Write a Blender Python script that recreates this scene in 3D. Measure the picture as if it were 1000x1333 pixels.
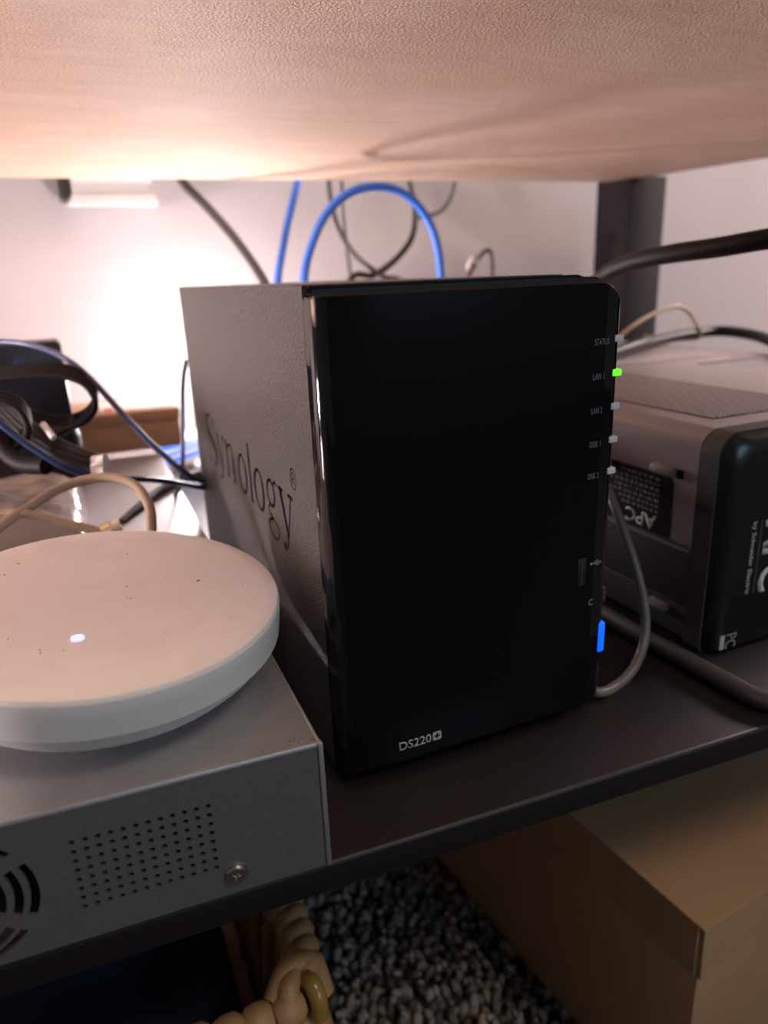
import bpy, bmesh, math, random
from mathutils import Vector, Matrix, Euler
random.seed(7)
for o in list(bpy.data.objects): bpy.data.objects.remove(o)
SC = bpy.context.scene
COL = SC.collection
PI = math.pi

# ------------------------------------------------------------------ camera
# world frame: the storage box stands at the origin, x along its front, y into the shelf, z up, metres
CAM_ROT = (1.2539155, 0.0385732, -0.4153155)
CAM_LOC = (-0.0648909, -0.1968309, 0.1669921)
FPX = 941.306
cd = bpy.data.cameras.new('camera'); cam = bpy.data.objects.new('camera', cd); COL.objects.link(cam)
cam.location = CAM_LOC; cam.rotation_euler = CAM_ROT
cd.sensor_fit = 'VERTICAL'; cd.sensor_height = 36; cd.sensor_width = 36
cd.lens = FPX / 1333 * 36
cd.clip_start = 0.01; cd.clip_end = 50
cd.dof.use_dof = True; cd.dof.focus_distance = 0.235; cd.dof.aperture_fstop = 9.0
SC.camera = cam
RM = Euler(CAM_ROT).to_matrix(); CL = Vector(CAM_LOC)

# ------------------------------------------------------------------ world, lights, exposure
w = bpy.data.worlds.new('world'); SC.world = w; w.use_nodes = True
w.node_tree.nodes['Background'].inputs[0].default_value = (0.95, 0.92, 0.95, 1)
w.node_tree.nodes['Background'].inputs[1].default_value = 0.10
def area(name, loc, target, size, power, color):
    l = bpy.data.lights.new(name, 'AREA'); l.energy = power; l.size = size; l.color = color
    o = bpy.data.objects.new(name, l); COL.objects.link(o); o.location = loc
    o.rotation_euler = (Vector(target) - Vector(loc)).to_track_quat('-Z', 'Y').to_euler()
    return o
area('ceiling_lamp', (0.7, -1.25, 2.1), (0.1, 0, 0), 0.6, 17.0, (1.0, 0.75, 0.50))
area('window_light', (0.9, -2.2, 0.75), (0.0, 0, 0.05), 0.9, 9.5, (0.55, 0.76, 1.0))
area('right_fill_light', (1.65, 0.10, 0.80), (0.45, 0.35, 0.15), 0.35, 30.0, (1.0, 0.82, 0.80))  # added fill from the right, lifts the right wall and battery backup
BACK_LAMP, SIDE_FILL = 195, 520
SC.view_settings.view_transform = 'Standard'; SC.view_settings.look = 'None'
SC.view_settings.gamma = 1; SC.view_settings.use_curve_mapping = False
SC.view_settings.exposure = 0.15

# ------------------------------------------------------------------ helpers
def at(u, v, axis, val):
    d = RM @ Vector(((u - 500) / FPX, -(v - 666.5) / FPX, -1)); t = (val - CL[axis]) / d[axis]
    return CL + d * t
def aty(u, v, y): return at(u, v, 1, y)
def atz(u, v, z): return at(u, v, 2, z)
def drop(p, z=0.005): return Vector((p[0], p[1], z))
def atd(u, v, dep): return CL + RM @ Vector(((u - 500) / FPX, -(v - 666.5) / FPX, -1)) * dep

def M(name, color, rough=0.5, metal=0.0, bump=None, vary=None, streak=None, spec=0.5, trans=0.0, emit=None, emit_s=0.0,
      alpha=1.0, coat=0.0, sub=0.0, island=None, scratch=None):
    m = bpy.data.materials.new(name); m.use_nodes = True
    nt = m.node_tree; N = nt.nodes; L = nt.links; b = N['Principled BSDF']
    c = (*color, 1)
    b.inputs['Base Color'].default_value = c; b.inputs['Roughness'].default_value = rough
    b.inputs['Metallic'].default_value = metal; b.inputs['Specular IOR Level'].default_value = spec
    b.inputs['Transmission Weight'].default_value = trans; b.inputs['Alpha'].default_value = alpha
    b.inputs['Coat Weight'].default_value = coat; b.inputs['Coat Roughness'].default_value = 0.05
    if sub: b.inputs['Subsurface Weight'].default_value = sub; b.inputs['Subsurface Scale'].default_value = 0.004
    if emit: b.inputs['Emission Color'].default_value = (*emit, 1); b.inputs['Emission Strength'].default_value = emit_s
    tc = N.new('ShaderNodeTexCoord')
    col = None
    def noise(scale, detail=4, stretch=None, rough_=0.6):
        n = N.new('ShaderNodeTexNoise'); n.inputs['Scale'].default_value = scale; n.inputs['Detail'].default_value = detail
        n.inputs['Roughness'].default_value = rough_
        if stretch:
            mp = N.new('ShaderNodeMapping'); mp.inputs['Scale'].default_value = stretch
            L.new(tc.outputs['Object'], mp.inputs[0]); L.new(mp.outputs[0], n.inputs['Vector'])
        else: L.new(tc.outputs['Object'], n.inputs['Vector'])
        return n
    def mixc(prev, fac_socket, lo, hi, c2):
        mr = N.new('ShaderNodeMapRange'); mr.inputs[1].default_value = lo; mr.inputs[2].default_value = hi
        L.new(fac_socket, mr.inputs[0])
        mx = N.new('ShaderNodeMix'); mx.data_type = 'RGBA'
        L.new(mr.outputs[0], mx.inputs[0])
        if prev is None: mx.inputs[6].default_value = c
        else: L.new(prev, mx.inputs[6])
        mx.inputs[7].default_value = (*c2, 1)
        return mx.outputs[2]
    if vary:
        for (sc, c2, lo, hi) in (vary if isinstance(vary, list) else [vary]):
            col = mixc(col, noise(sc).outputs[0], lo, hi, c2)
    if streak:
        for (sc, st, c2, lo, hi) in streak:
            col = mixc(col, noise(sc, 5, st).outputs[0], lo, hi, c2)
    if island:
        g = N.new('ShaderNodeNewGeometry'); col = mixc(col, g.outputs['Random Per Island'], island[1], island[2], island[0])
    if col is not None: L.new(col, b.inputs['Base Color'])
    if bump:
        sc, st, dist = bump[:3]
        n = noise(sc, 3, bump[3] if len(bump) > 3 else None)
        bp = N.new('ShaderNodeBump'); bp.inputs['Strength'].default_value = st; bp.inputs['Distance'].default_value = dist
        L.new(n.outputs[0], bp.inputs['Height']); L.new(bp.outputs[0], b.inputs['Normal'])
    return m

def tag(o, label=None, cat=None, group=None, kind=None):
    if label: o['label'] = label
    if cat: o['category'] = cat
    if group: o['group'] = group
    if kind: o['kind'] = kind
    return o
def empty(name, loc, label, cat, group=None, rz=0):
    o = bpy.data.objects.new(name, None); COL.objects.link(o); o.location = loc; o.rotation_euler = (0, 0, rz)
    o.empty_display_size = 0.01
    bpy.context.view_layer.update()
    return tag(o, label, cat, group)
def link(name, me, mat, parent=None, smooth=False, world=True):
    """mesh data in world coordinates unless world is False (then in the parent's own frame)"""
    if smooth:
        for p in me.polygons: p.use_smooth = True
    if mat and not me.materials: me.materials.append(mat)
    o = bpy.data.objects.new(name, me); COL.objects.link(o)
    if parent is not None:
        o.parent = parent
        if world: o.matrix_parent_inverse = parent.matrix_world.inverted()
    return o
def finish(bm, name):
    bmesh.ops.recalc_face_normals(bm, faces=bm.faces)
    me = bpy.data.meshes.new(name); bm.to_mesh(me); bm.free(); return me
def auto_smooth(me, ang=40):
    for p in me.polygons: p.use_smooth = True
    me.update()
    bm = bmesh.new(); bm.from_mesh(me)
    for e in bm.edges:
        if len(e.link_faces) == 2 and e.calc_face_angle(0) > math.radians(ang): e.smooth = False
        if len(e.link_faces) != 2: e.smooth = False
    bm.to_mesh(me); bm.free(); return me
def bm_box(bm, lo, hi, bev=0, seg=2, mtx=None):
    r = bmesh.ops.create_cube(bm, size=1)
    vs = r['verts']
    for v in vs:
        v.co = Vector([(lo[i] + hi[i]) / 2 + v.co[i] * (hi[i] - lo[i]) for i in range(3)])
    if bev:
        es = list({e for v in vs for e in v.link_edges})
        r2 = bmesh.ops.bevel(bm, geom=es, offset=bev, segments=seg, profile=0.5, affect='EDGES')
        vs = list({v for f in r2['faces'] for v in f.verts} | {v for v in vs if v.is_valid})
    if mtx: bmesh.ops.transform(bm, matrix=mtx, verts=vs)
    return vs
def box(name, lo, hi, mat, parent=None, bev=0, seg=2, mtx=None, world=True):
    bm = bmesh.new(); bm_box(bm, lo, hi, bev, seg, mtx)
    me = finish(bm, name)
    if bev: auto_smooth(me)
    return link(name, me, mat, parent, world=world)
def bm_prism(bm, poly, fn, a, b):
    """extrude the 2-D polygon from a to b; fn(u, v, w) -> world point"""
    lo = [bm.verts.new(fn(u, v, a)) for u, v in poly]; hi = [bm.verts.new(fn(u, v, b)) for u, v in poly]
    n = len(poly)
    bm.faces.new(lo); bm.faces.new(hi[::-1])
    for i in range(n): bm.faces.new((lo[i], hi[i], hi[(i + 1) % n], lo[(i + 1) % n]))
def prism(name, poly, fn, a, b, mat, parent=None, smooth=False, world=True):
    bm = bmesh.new(); bm_prism(bm, poly, fn, a, b); me = finish(bm, name)
    if smooth: auto_smooth(me)
    return link(name, me, mat, parent, world=world)
def lathe_mesh(name, prof, n=64):
    bm = bmesh.new(); rings = []
    for r, z in prof:
        if r < 1e-7: rings.append([bm.verts.new((0, 0, z))])
        else: rings.append([bm.verts.new((r * math.cos(2 * PI * i / n), r * math.sin(2 * PI * i / n), z)) for i in range(n)])
    for a, b in zip(rings, rings[1:]):
        for i in range(n):
            j = (i + 1) % n
            if len(a) == 1: bm.faces.new((a[0], b[i], b[j]))
            elif len(b) == 1: bm.faces.new((a[i], b[0], a[j]))
            else: bm.faces.new((a[i], b[i], b[j], a[j]))
    return auto_smooth(finish(bm, name), 35)
def catmull(pts, res=8):
    pts = [Vector(p) for p in pts]; P = [2 * pts[0] - pts[1]] + pts + [2 * pts[-1] - pts[-2]]
    out = []
    for i in range(1, len(P) - 2):
        p0, p1, p2, p3 = P[i - 1:i + 3]
        for k in range(res):
            t = k / res
            out.append(0.5 * (2 * p1 + (p2 - p0) * t + (2 * p0 - 5 * p1 + 4 * p2 - p3) * t * t + (3 * p1 - p0 - 3 * p2 + p3) * t ** 3))
    out.append(pts[-1]); return out
def bm_tube(bm, path, r, n=10, flat=1.0, closed_caps=True, up=None):
    rings = []; prev = None
    for i, p in enumerate(path):
        t = (path[min(i + 1, len(path) - 1)] - path[max(i - 1, 0)]).normalized()
        if prev is None:
            u0 = Vector(up) if up else (Vector((0, 0, 1)) if abs(t.z) < 0.9 else Vector((1, 0, 0)))
        else: u0 = prev
        nrm = (u0 - t * u0.dot(t)).normalized(); prev = nrm; bi = t.cross(nrm)
        rr = r(i / (len(path) - 1)) if callable(r) else r
        rings.append([bm.verts.new(p + nrm * (math.cos(2 * PI * k / n) * rr) + bi * (math.sin(2 * PI * k / n) * rr * flat)) for k in range(n)])
    for a, b in zip(rings, rings[1:]):
        for k in range(n): bm.faces.new((a[k], a[(k + 1) % n], b[(k + 1) % n], b[k]))
    if closed_caps: bm.faces.new(rings[0][::-1]); bm.faces.new(rings[-1])
def tube(name, pts, r, mat, parent=None, n=12, res=10, flat=1.0, spline=True, up=None, world=True):
    bm = bmesh.new(); bm_tube(bm, catmull(pts, res) if spline else [Vector(p) for p in pts], r, n, flat, True, up)
    me = finish(bm, name); auto_smooth(me, 50); return link(name, me, mat, parent, world=world)
def text_mesh(name, body, fn, height, mat, parent, align='LEFT', depth=0.00006, width=None, offset=0.0):
    """flat lettering; fn(u, v, w) -> world point, cap height given in metres; width squeezes the line to a length"""
    c = bpy.data.curves.new(name, 'FONT'); c.body = body; c.size = 1; c.resolution_u = 3; c.offset = offset
    o = bpy.data.objects.new(name, c); COL.objects.link(o); bpy.context.view_layer.update()
    me = bpy.data.meshes.new_from_object(o.evaluated_get(bpy.context.evaluated_depsgraph_get()))
    bpy.data.objects.remove(o); bpy.data.curves.remove(c)
    xs = [v.co.x for v in me.vertices]; ys = [v.co.y for v in me.vertices]
    x0, x1, y1 = min(xs), max(xs), 0.70
    sy = height / y1; sx = sy if width is None else width / (x1 - x0)
    sh = 0 if align == 'LEFT' else (-(x1 - x0) * sx if align == 'RIGHT' else -(x1 - x0) * sx / 2)
    bm = bmesh.new(); bm.from_mesh(me)
    r = bmesh.ops.extrude_face_region(bm, geom=bm.faces[:])
    top = {v for v in r['geom'] if isinstance(v, bmesh.types.BMVert)}
    for v in bm.verts:
        v.co = Vector(fn((v.co.x - x0) * sx + sh, v.co.y * sy, depth if v in top else 0.0))
    me2 = finish(bm, name); bpy.data.meshes.remove(me)
    return link(name, me2, mat, parent)
def boolean_cut(me, cutters):
    """me minus every mesh in cutters (exact)"""
    o = bpy.data.objects.new('tmp', me); COL.objects.link(o)
    cc = bpy.data.collections.new('cut'); COL.children.link(cc); tmp = []
    for c in cutters:
        co = bpy.data.objects.new('cutter', c); cc.objects.link(co); tmp.append(co)
    md = o.modifiers.new('b', 'BOOLEAN'); md.operation = 'DIFFERENCE'; md.operand_type = 'COLLECTION'; md.collection = cc; md.solver = 'EXACT'
    bpy.context.view_layer.update()
    out = bpy.data.meshes.new_from_object(o.evaluated_get(bpy.context.evaluated_depsgraph_get()))
    bpy.data.objects.remove(o)
    for t in tmp: bpy.data.objects.remove(t)
    bpy.data.collections.remove(cc)
    return out

# ------------------------------------------------------------------ materials
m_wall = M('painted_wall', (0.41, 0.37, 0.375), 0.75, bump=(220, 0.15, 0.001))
m_desk = M('raw_board', (0.84, 0.59, 0.45), 0.58, spec=0.4, bump=(800, 0.7, 0.0010),
           vary=[(900, (0.60, 0.42, 0.33), 0.46, 0.66), (14, (0.88, 0.65, 0.53), 0.45, 0.7)],
           streak=[(9, (1, 14, 1), (0.70, 0.49, 0.38), 0.5, 0.8), (30, (0.6, 12, 1), (0.62, 0.43, 0.33), 0.6, 0.85)])
m_black_metal = M('black_powder_coat', (0.018, 0.015, 0.017), 0.42, bump=(1500, 0.1, 0.0003))
m_post = M('post_powder_coat', (0.022, 0.018, 0.02), 0.8, spec=0.2, bump=(1200, 0.1, 0.0003))
m_shelf = M('black_laminate', (0.011, 0.008, 0.0098), 0.42, spec=0.3, bump=(1800, 0.18, 0.0004))
m_nas_side = M('textured_black_plastic', (0.030, 0.026, 0.027), 0.34, bump=(900, 1.0, 0.0022), spec=0.85)
m_nas_dark = M('inner_black_plastic', (0.006, 0.006, 0.006), 0.6)
m_gloss = M('gloss_black_plastic', (0.004, 0.004, 0.005), 0.05, spec=0.5)
m_nas_face = M('satin_black_plastic', (0.004, 0.004, 0.005), 0.18, spec=0.22)
m_print = M('grey_print', (0.42, 0.42, 0.44), 0.6)
m_print_dim = M('dim_grey_print', (0.26, 0.26, 0.27), 0.6)
m_lens = M('frosted_lens', (0.95, 0.93, 0.93), 0.2)
m_green = M('lit_green_lens', (0.1, 0.8, 0.05), 0.3, emit=(0.16, 1.0, 0.02), emit_s=1.0)
m_blue_led = M('lit_blue_lens', (0.02, 0.1, 0.9), 0.3, emit=(0.0, 0.10, 1.0), emit_s=1.2)
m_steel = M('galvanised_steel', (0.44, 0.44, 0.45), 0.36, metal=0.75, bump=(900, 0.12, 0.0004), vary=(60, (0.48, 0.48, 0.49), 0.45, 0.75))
m_steel_front = M('darker_front_steel', (0.22, 0.22, 0.226), 0.45, metal=0.7, bump=(1600, 0.3, 0.0004), vary=(1500, (0.32, 0.32, 0.328), 0.55, 0.8))  # front sheet, set darker than the rest of the case
m_steel_in = M('dark_interior', (0.01, 0.01, 0.01), 0.8)
m_screw = M('nickel_screw', (0.42, 0.40, 0.36), 0.3, metal=1.0)
m_rust = M('rust_spot', (0.16, 0.06, 0.03), 0.9)
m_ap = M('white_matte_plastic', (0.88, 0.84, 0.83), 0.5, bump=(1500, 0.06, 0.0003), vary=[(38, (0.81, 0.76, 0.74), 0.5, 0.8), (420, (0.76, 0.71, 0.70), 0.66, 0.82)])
m_ap_side = M('shaded_white_plastic', (0.60, 0.62, 0.63), 0.45)  # dimmer, cooler light on the disc's side is put into this grey
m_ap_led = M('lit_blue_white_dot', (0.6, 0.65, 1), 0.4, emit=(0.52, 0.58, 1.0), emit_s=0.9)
m_speck = M('dust_speck', (0.12, 0.09, 0.08), 0.9)
m_ups = M('grey_textured_plastic', (0.36, 0.30, 0.295), 0.28, spec=0.8, bump=(1500, 0.2, 0.0005))
m_ups_side = M('mid_grey_plastic', (0.30, 0.26, 0.26), 0.42, bump=(1500, 0.2, 0.0005))
m_ups_low = M('charcoal_plastic', (0.055, 0.047, 0.05), 0.45, bump=(1500, 0.2, 0.0005))
m_ups_front = M('black_bezel_plastic', (0.006, 0.006, 0.006), 0.3)
m_label = M('black_label_film', (0.012, 0.012, 0.013), 0.35)
m_white_print = M('white_print', (0.62, 0.62, 0.63), 0.6)
m_red_print = M('red_print', (0.55, 0.02, 0.04), 0.6)
m_cord_black = M('black_rubber_cord', (0.008, 0.007, 0.007), 0.5, spec=0.3)
m_flat = M('matt_black_cable', (0.007, 0.006, 0.006), 0.6, spec=0.15)
m_cord_dark = M('dark_grey_cord', (0.05, 0.045, 0.048), 0.4)
m_cord_grey = M('grey_cord', (0.13, 0.12, 0.115), 0.4)
m_cord_blue = M('blue_patch_cord', (0.055, 0.22, 0.92), 0.4)
m_cord_navy = M('dark_blue_cord', (0.016, 0.032, 0.115), 0.35)
m_cord_slate = M('slate_blue_cord', (0.05, 0.07, 0.17), 0.3)
m_cord_beige = M('beige_cord', (0.42, 0.31, 0.22), 0.5)
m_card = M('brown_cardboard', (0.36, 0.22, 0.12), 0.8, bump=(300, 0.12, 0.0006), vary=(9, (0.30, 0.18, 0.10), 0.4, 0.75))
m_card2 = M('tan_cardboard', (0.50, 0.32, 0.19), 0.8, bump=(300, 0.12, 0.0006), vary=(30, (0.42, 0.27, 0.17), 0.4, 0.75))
m_white = M('white_plastic', (0.75, 0.72, 0.72), 0.4)
m_paper = M('white_paper_label', (0.72, 0.68, 0.66), 0.7)
m_brass = M('brass_ring', (0.78, 0.66, 0.42), 0.25, metal=1.0)
m_connector = M('cream_plastic', (0.70, 0.58, 0.42), 0.4)
m_bag = M('clear_plastic_film', (0.62, 0.55, 0.54), 0.18, trans=0.55, spec=0.6, bump=(70, 0.5, 0.004))
m_bag_in = M('grey_packaged_part', (0.20, 0.155, 0.14), 0.5, vary=(80, (0.12, 0.09, 0.08), 0.45, 0.7))
m_device = M('black_blue_plastic', (0.012, 0.013, 0.022), 0.3)
m_floor = M('carpet_backing', (0.035, 0.032, 0.031), 0.95)
m_pile = M('grey_carpet_pile', (0.30, 0.27, 0.245), 0.95, island=((0.065, 0.056, 0.052), 0.1, 0.9))
m_straw = M('dried_leaf_fibre', (0.36, 0.21, 0.095), 0.5, streak=[(300, (1, 1, 8), (0.36, 0.22, 0.10), 0.45, 0.8)], bump=(500, 0.3, 0.001))
m_olive = M('varnished_olive_strand', (0.26, 0.17, 0.04), 0.22)
m_cloth = M('navy_cloth', (0.03, 0.06, 0.13), 0.9, bump=(900, 0.4, 0.001))
m_bulb = M('glowing_bulb', (1, 0.95, 0.9), 0.5, emit=(1.0, 0.89, 0.87), emit_s=BACK_LAMP)
m_fill_globe = M('fill_globe', (1, 0.95, 0.9), 0.5, emit=(1.0, 0.84, 0.83), emit_s=SIDE_FILL)  # glow of the added, unseen fill lamp at the left

# braided jacket of the beige rope-like cord
def braid_material():
    m = M('braided_beige_jacket', (0.56, 0.44, 0.31), 0.6)
    nt = m.node_tree; N = nt.nodes; L = nt.links; b = N['Principled BSDF']
    uv = N.new('ShaderNodeAttribute'); uv.attribute_name = 'braid'
    sep = N.new('ShaderNodeSeparateXYZ'); L.new(uv.outputs['Vector'], sep.inputs[0])
    def wave(sgn):
        a = N.new('ShaderNodeMath'); a.operation = 'MULTIPLY'; a.inputs[1].default_value = 2900; L.new(sep.outputs[0], a.inputs[0])
        c = N.new('ShaderNodeMath'); c.operation = 'MULTIPLY'; c.inputs[1].default_value = sgn * 4 * 2 * PI; L.new(sep.outputs[1], c.inputs[0])
        s = N.new('ShaderNodeMath'); s.operation = 'ADD'; L.new(a.outputs[0], s.inputs[0]); L.new(c.outputs[0], s.inputs[1])
        q = N.new('ShaderNodeMath'); q.operation = 'SINE'; L.new(s.outputs[0], q.inputs[0]); return q
    p = N.new('ShaderNodeMath'); p.operation = 'MULTIPLY'; L.new(wave(1).outputs[0], p.inputs[0]); L.new(wave(-1).outputs[0], p.inputs[1])
    mr = N.new('ShaderNodeMapRange'); mr.inputs[1].default_value = -0.5; mr.inputs[2].default_value = 0.5; L.new(p.outputs[0], mr.inputs[0])
    mx = N.new('ShaderNodeMix'); mx.data_type = 'RGBA'; mx.inputs[6].default_value = (0.42, 0.32, 0.23, 1); mx.inputs[7].default_value = (0.22, 0.155, 0.10, 1)
    L.new(mr.outputs[0], mx.inputs[0]); L.new(mx.outputs[2], b.inputs['Base Color'])
    bp = N.new('ShaderNodeBump'); bp.inputs['Strength'].default_value = 0.4; bp.inputs['Distance'].default_value = 0.0004
    L.new(p.outputs[0], bp.inputs['Height']); L.new(bp.outputs[0], b.inputs['Normal'])
    return m
m_braid = braid_material()

# ------------------------------------------------------------------ the setting
TH = math.atan(0.0577)                       # the desk stands turned a little against the storage box
EX = Vector((math.cos(TH), -math.sin(TH), 0)); EY = Vector((math.sin(TH), math.cos(TH), 0)); SO = Vector((0, -0.0300, 0))
def sf(x, y, z): return SO + EX * x + EY * y + Vector((0, 0, z))
S_MTX = Matrix.Translation(SO) @ Matrix.Rotation(-TH, 4, 'Z')
FLOOR = -0.25; HD = 0.25; BX1 = -0.0135

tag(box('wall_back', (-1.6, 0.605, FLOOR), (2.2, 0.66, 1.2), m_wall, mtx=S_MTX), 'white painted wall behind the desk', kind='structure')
tag(box('floor', (-1.6, -1.6, FLOOR - 0.06), (2.2, 0.66, FLOOR - 0.004), m_floor, mtx=S_MTX), 'floor under the grey carpet', kind='structure')
# carpet pile
def carpet():
    bm = bmesh.new(); rnd = random.Random(3)
    step = 0.0052; y = -0.10
    while y < 0.42:
        x = -0.16
        while x < 0.46:
            px = x + rnd.uniform(-.5, .5) * step; py = y + rnd.uniform(-.5, .5) * step
            h = rnd.uniform(0.004, 0.010); r = rnd.uniform(0.0022, 0.0036); lean = Vector((rnd.uniform(-.6, .6), rnd.uniform(-.6, .6), 0)) * h
            if (px > 0.150 and -0.03 < py) or (px < BX1 + 0.004 and py > 0.010): x += step; continue
            base = Vector((px, py, FLOOR - 0.004)); n = 5; rings = []
            for f, k in ((0, .7), (.6, 1.0), (.95, .55)):
                c = base + lean * f + Vector((0, 0, h * f)); ph = rnd.uniform(0, 1)
                rings.append([bm.verts.new(c + Vector((math.cos(2 * PI * i / n + ph), math.sin(2 * PI * i / n + ph), 0)) * r * k) for i in range(n)])
            for a, b in zip(rings, rings[1:]):
                for i in range(n): bm.faces.new((a[i], a[(i + 1) % n], b[(i + 1) % n], b[i]))
            bm.faces.new(rings[-1]); x += step
        y += step
    me = bpy.data.meshes.new('carpet_pile'); bm.to_mesh(me); bm.free()
    for p in me.polygons: p.use_smooth = True
    return tag(link('carpet_pile', me, m_pile), 'mottled grey carpet pile on the floor under the desk', 'carpet', kind='stuff')
carpet()

# ------------------------------------------------------------------ desk: board, posts, lower shelf
desk = empty('desk', sf(0, 0.25, FLOOR), 'desk with a raw tan board above a black lower shelf and dark posts', 'desk')
bl, br_ = Vector((-0.95, 0.517, 0)), None
back_r = Vector((0.4955, 0.4645, 0)); dirr = Vector((0.0253, -0.1655, 0)).normalized()
front_r = back_r + dirr * 0.60
back_l = back_r - Vector((math.cos(0.0374), -math.sin(0.0374), 0)) * 1.5; front_l = back_l + Vector((-0.03, -0.60, 0))
poly = [(v.x, v.y) for v in (front_l, front_r, back_r, back_l)]
bm = bmesh.new(); bm_prism(bm, poly, lambda u, v, w: (u, v, w), HD, HD + 0.028)
bmesh.ops.bevel(bm, geom=bm.edges[:], offset=0.0025, segments=3, affect='EDGES')
link('table_top', auto_smooth(finish(bm, 'table_top'), 60), m_desk, desk)
bm = bmesh.new(); bm_box(bm, (-0.95, 0, -0.0112), (0.52, 0.515, 0), 0.0016, 3, S_MTX)
link('lower_shelf', auto_smooth(finish(bm, 'lower_shelf'), 50), m_shelf, desk)
for (x, y, dx, dy) in ((0.485, 0.4263, .046, .053), (0.565, -0.12, .046, .053), (-0.97, 0.42, .046, .053), (-0.98, -0.10, .046, .053)):
    box('leg', (x, y, FLOOR - 0.003), (x + dx, y + dy, HD + 0.002), m_post, desk, 0.0015, 2)

# ------------------------------------------------------------------ two small lamps: one behind the storage box, one added out of view at the left as fill
def led_lamp(loc, stem, rb, mat, label):
    t = empty('led_lamp', loc, label, 'lamp', 'small round lamps on the shelf')
    link('lamp_base', lathe_mesh('lamp_base', [(0, 0.0005), (0.028, 0.0005), (0.030, 0.002), (0.029, 0.008), (0.008, 0.012), (0.005, 0.016), (0.005, stem - 0.017), (0.009, stem - 0.014), (0.010, stem), (0, stem)], 32), m_white, t, world=False)
    pr = [(rb * math.cos(a), stem + rb * 0.9 + rb * math.sin(a)) for a in [math.radians(-64 + 154 * i / 12) for i in range(13)]]; pr[-1] = (0, pr[-1][1])
    link('bulb', lathe_mesh('bulb', pr, 32), mat, t, world=False)
    return t
led_lamp((0.060, 0.468, 0.0), 0.078, 0.016, m_bulb, 'small glowing lamp hidden behind the black storage box')
led_lamp((-0.70, 0.22, 0.0), 0.055, 0.035, m_fill_globe, 'added fill lamp out of view far left on the black shelf')

# ------------------------------------------------------------------ black two-bay storage box
nas = empty('network_storage', (0.054, 0.12, 0), 'black two-bay network storage box with large engraved letters on its side', 'storage box')
W, D, H = 0.108, 0.232, 0.165
# body: dark core with rounded top edges, panels outside it
def body_section(x0, x1, z0, z1, r, n=5):
    pts = [(x0, z0), (x1, z0)]
    for i in range(n + 1):
        a = PI / 2 * i / n; pts.append((x1 - r + r * math.cos(a), z1 - r + r * math.sin(a)))
    for i in range(n + 1):
        a = PI / 2 + PI / 2 * i / n; pts.append((x0 + r * 0.25 + r * 0.25 * math.cos(a), z1 - r * 0.25 + r * 0.25 * math.sin(a)))
    return pts
prism('body', body_section(0.0022, W - 0.0005, 0.0035, H - 0.0012, 0.006), lambda u, v, w: (u, w, v), 0.0075, D - 0.001, m_nas_dark, nas, True)
prism('top_panel', [(0.0017, H - 0.0028), (0.0017, H - 0.0003), (0.0022, H), (W - 0.008, H - 0.0002), (W - 0.004, H - 0.0016), (W - 0.008, H - 0.003)],
      lambda u, v, w: (u, w, v), 0.0225, D, m_nas_side, nas)
prism('front_rim', [(0.0017, H - 0.004), (0.0017, H - 0.0006), (0.0022, H - 0.0002), (W - 0.012, H - 0.0004), (W - 0.006, H - 0.0022), (W - 0.010, H - 0.005)],
      lambda u, v, w: (u, w, v), 0.0085, 0.0222, m_gloss, nas)
for x, y in ((0.016, 0.03), (W - 0.016, 0.03), (0.016, D - 0.03), (W - 0.016, D - 0.03)):
    o = link('foot', lathe_mesh('foot', [(0, 0), (0.007, 0), (0.008, 0.001), (0.0075, 0.0037), (0, 0.0037)], 20), m_nas_dark, nas, world=False)
    o.matrix_parent_inverse = nas.matrix_world.inverted(); o.location = (x, y, 0)

# the engraved word, cut right through the left panel: u runs left to right (towards -y), v up from the baseline, in mm
TY0, TZ0 = 0.1955, 0.0768
def gl(u, v, w): return Vector((w, TY0 - u * 0.001, TZ0 + v * 0.001))
def ring_mesh(cx, cy, rx, ry, tx, ty, n=36):
    bm = bmesh.new(); R = []
    for w_ in (-0.004, 0.004):
        for k in (0, 1):
            R.append([bm.verts.new(gl(cx + (rx - k * tx) * math.cos(2 * PI * i / n), cy + (ry - k * ty) * math.sin(2 * PI * i / n), w_)) for i in range(n)])
    for i in range(n):
        j = (i + 1) % n
        for a, b in ((0, 1), (1, 3), (3, 2), (2, 0)): bm.faces.new((R[a][i], R[a][j], R[b][j], R[b][i]))
    return finish(bm, 'cut')
def stroke_mesh(pts, widths, res=6):
    P = catmull([Vector((x, y, 0)) for x, y in pts], res); m = len(P); L_, R_ = [], []
    for i, p in enumerate(P):
        t = (P[min(i + 1, m - 1)] - P[max(i - 1, 0)]).normalized(); nn = Vector((-t.y, t.x, 0))
        f = i / (m - 1) * (len(widths) - 1); k = min(int(f), len(widths) - 2); wd = widths[k] + (widths[k + 1] - widths[k]) * (f - k)
        L_.append(p + nn * wd / 2); R_.append(p - nn * wd / 2)
    bm = bmesh.new(); V = []
    for w_ in (-0.004, 0.004): V.append(([bm.verts.new(gl(p.x, p.y, w_)) for p in L_], [bm.verts.new(gl(p.x, p.y, w_)) for p in R_]))
    for i in range(m - 1):
        bm.faces.new((V[0][0][i], V[0][0][i + 1], V[0][1][i + 1], V[0][1][i])); bm.faces.new((V[1][0][i], V[1][1][i], V[1][1][i + 1], V[1][0][i + 1]))
        for s in (0, 1): bm.faces.new((V[0][s][i], V[1][s][i], V[1][s][i + 1], V[0][s][i + 1]))
    for i in (0, m - 1): bm.faces.new((V[0][0][i], V[0][1][i], V[1][1][i], V[1][0][i]))
    return finish(bm, 'cut')
def bar(x0, y0, x1, y1, wd): return stroke_mesh([(x0, y0), (x1, y1)], [wd, wd], 1)
XH = 17.6; TK = 3.0; TN = 1.4
cuts = []
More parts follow.
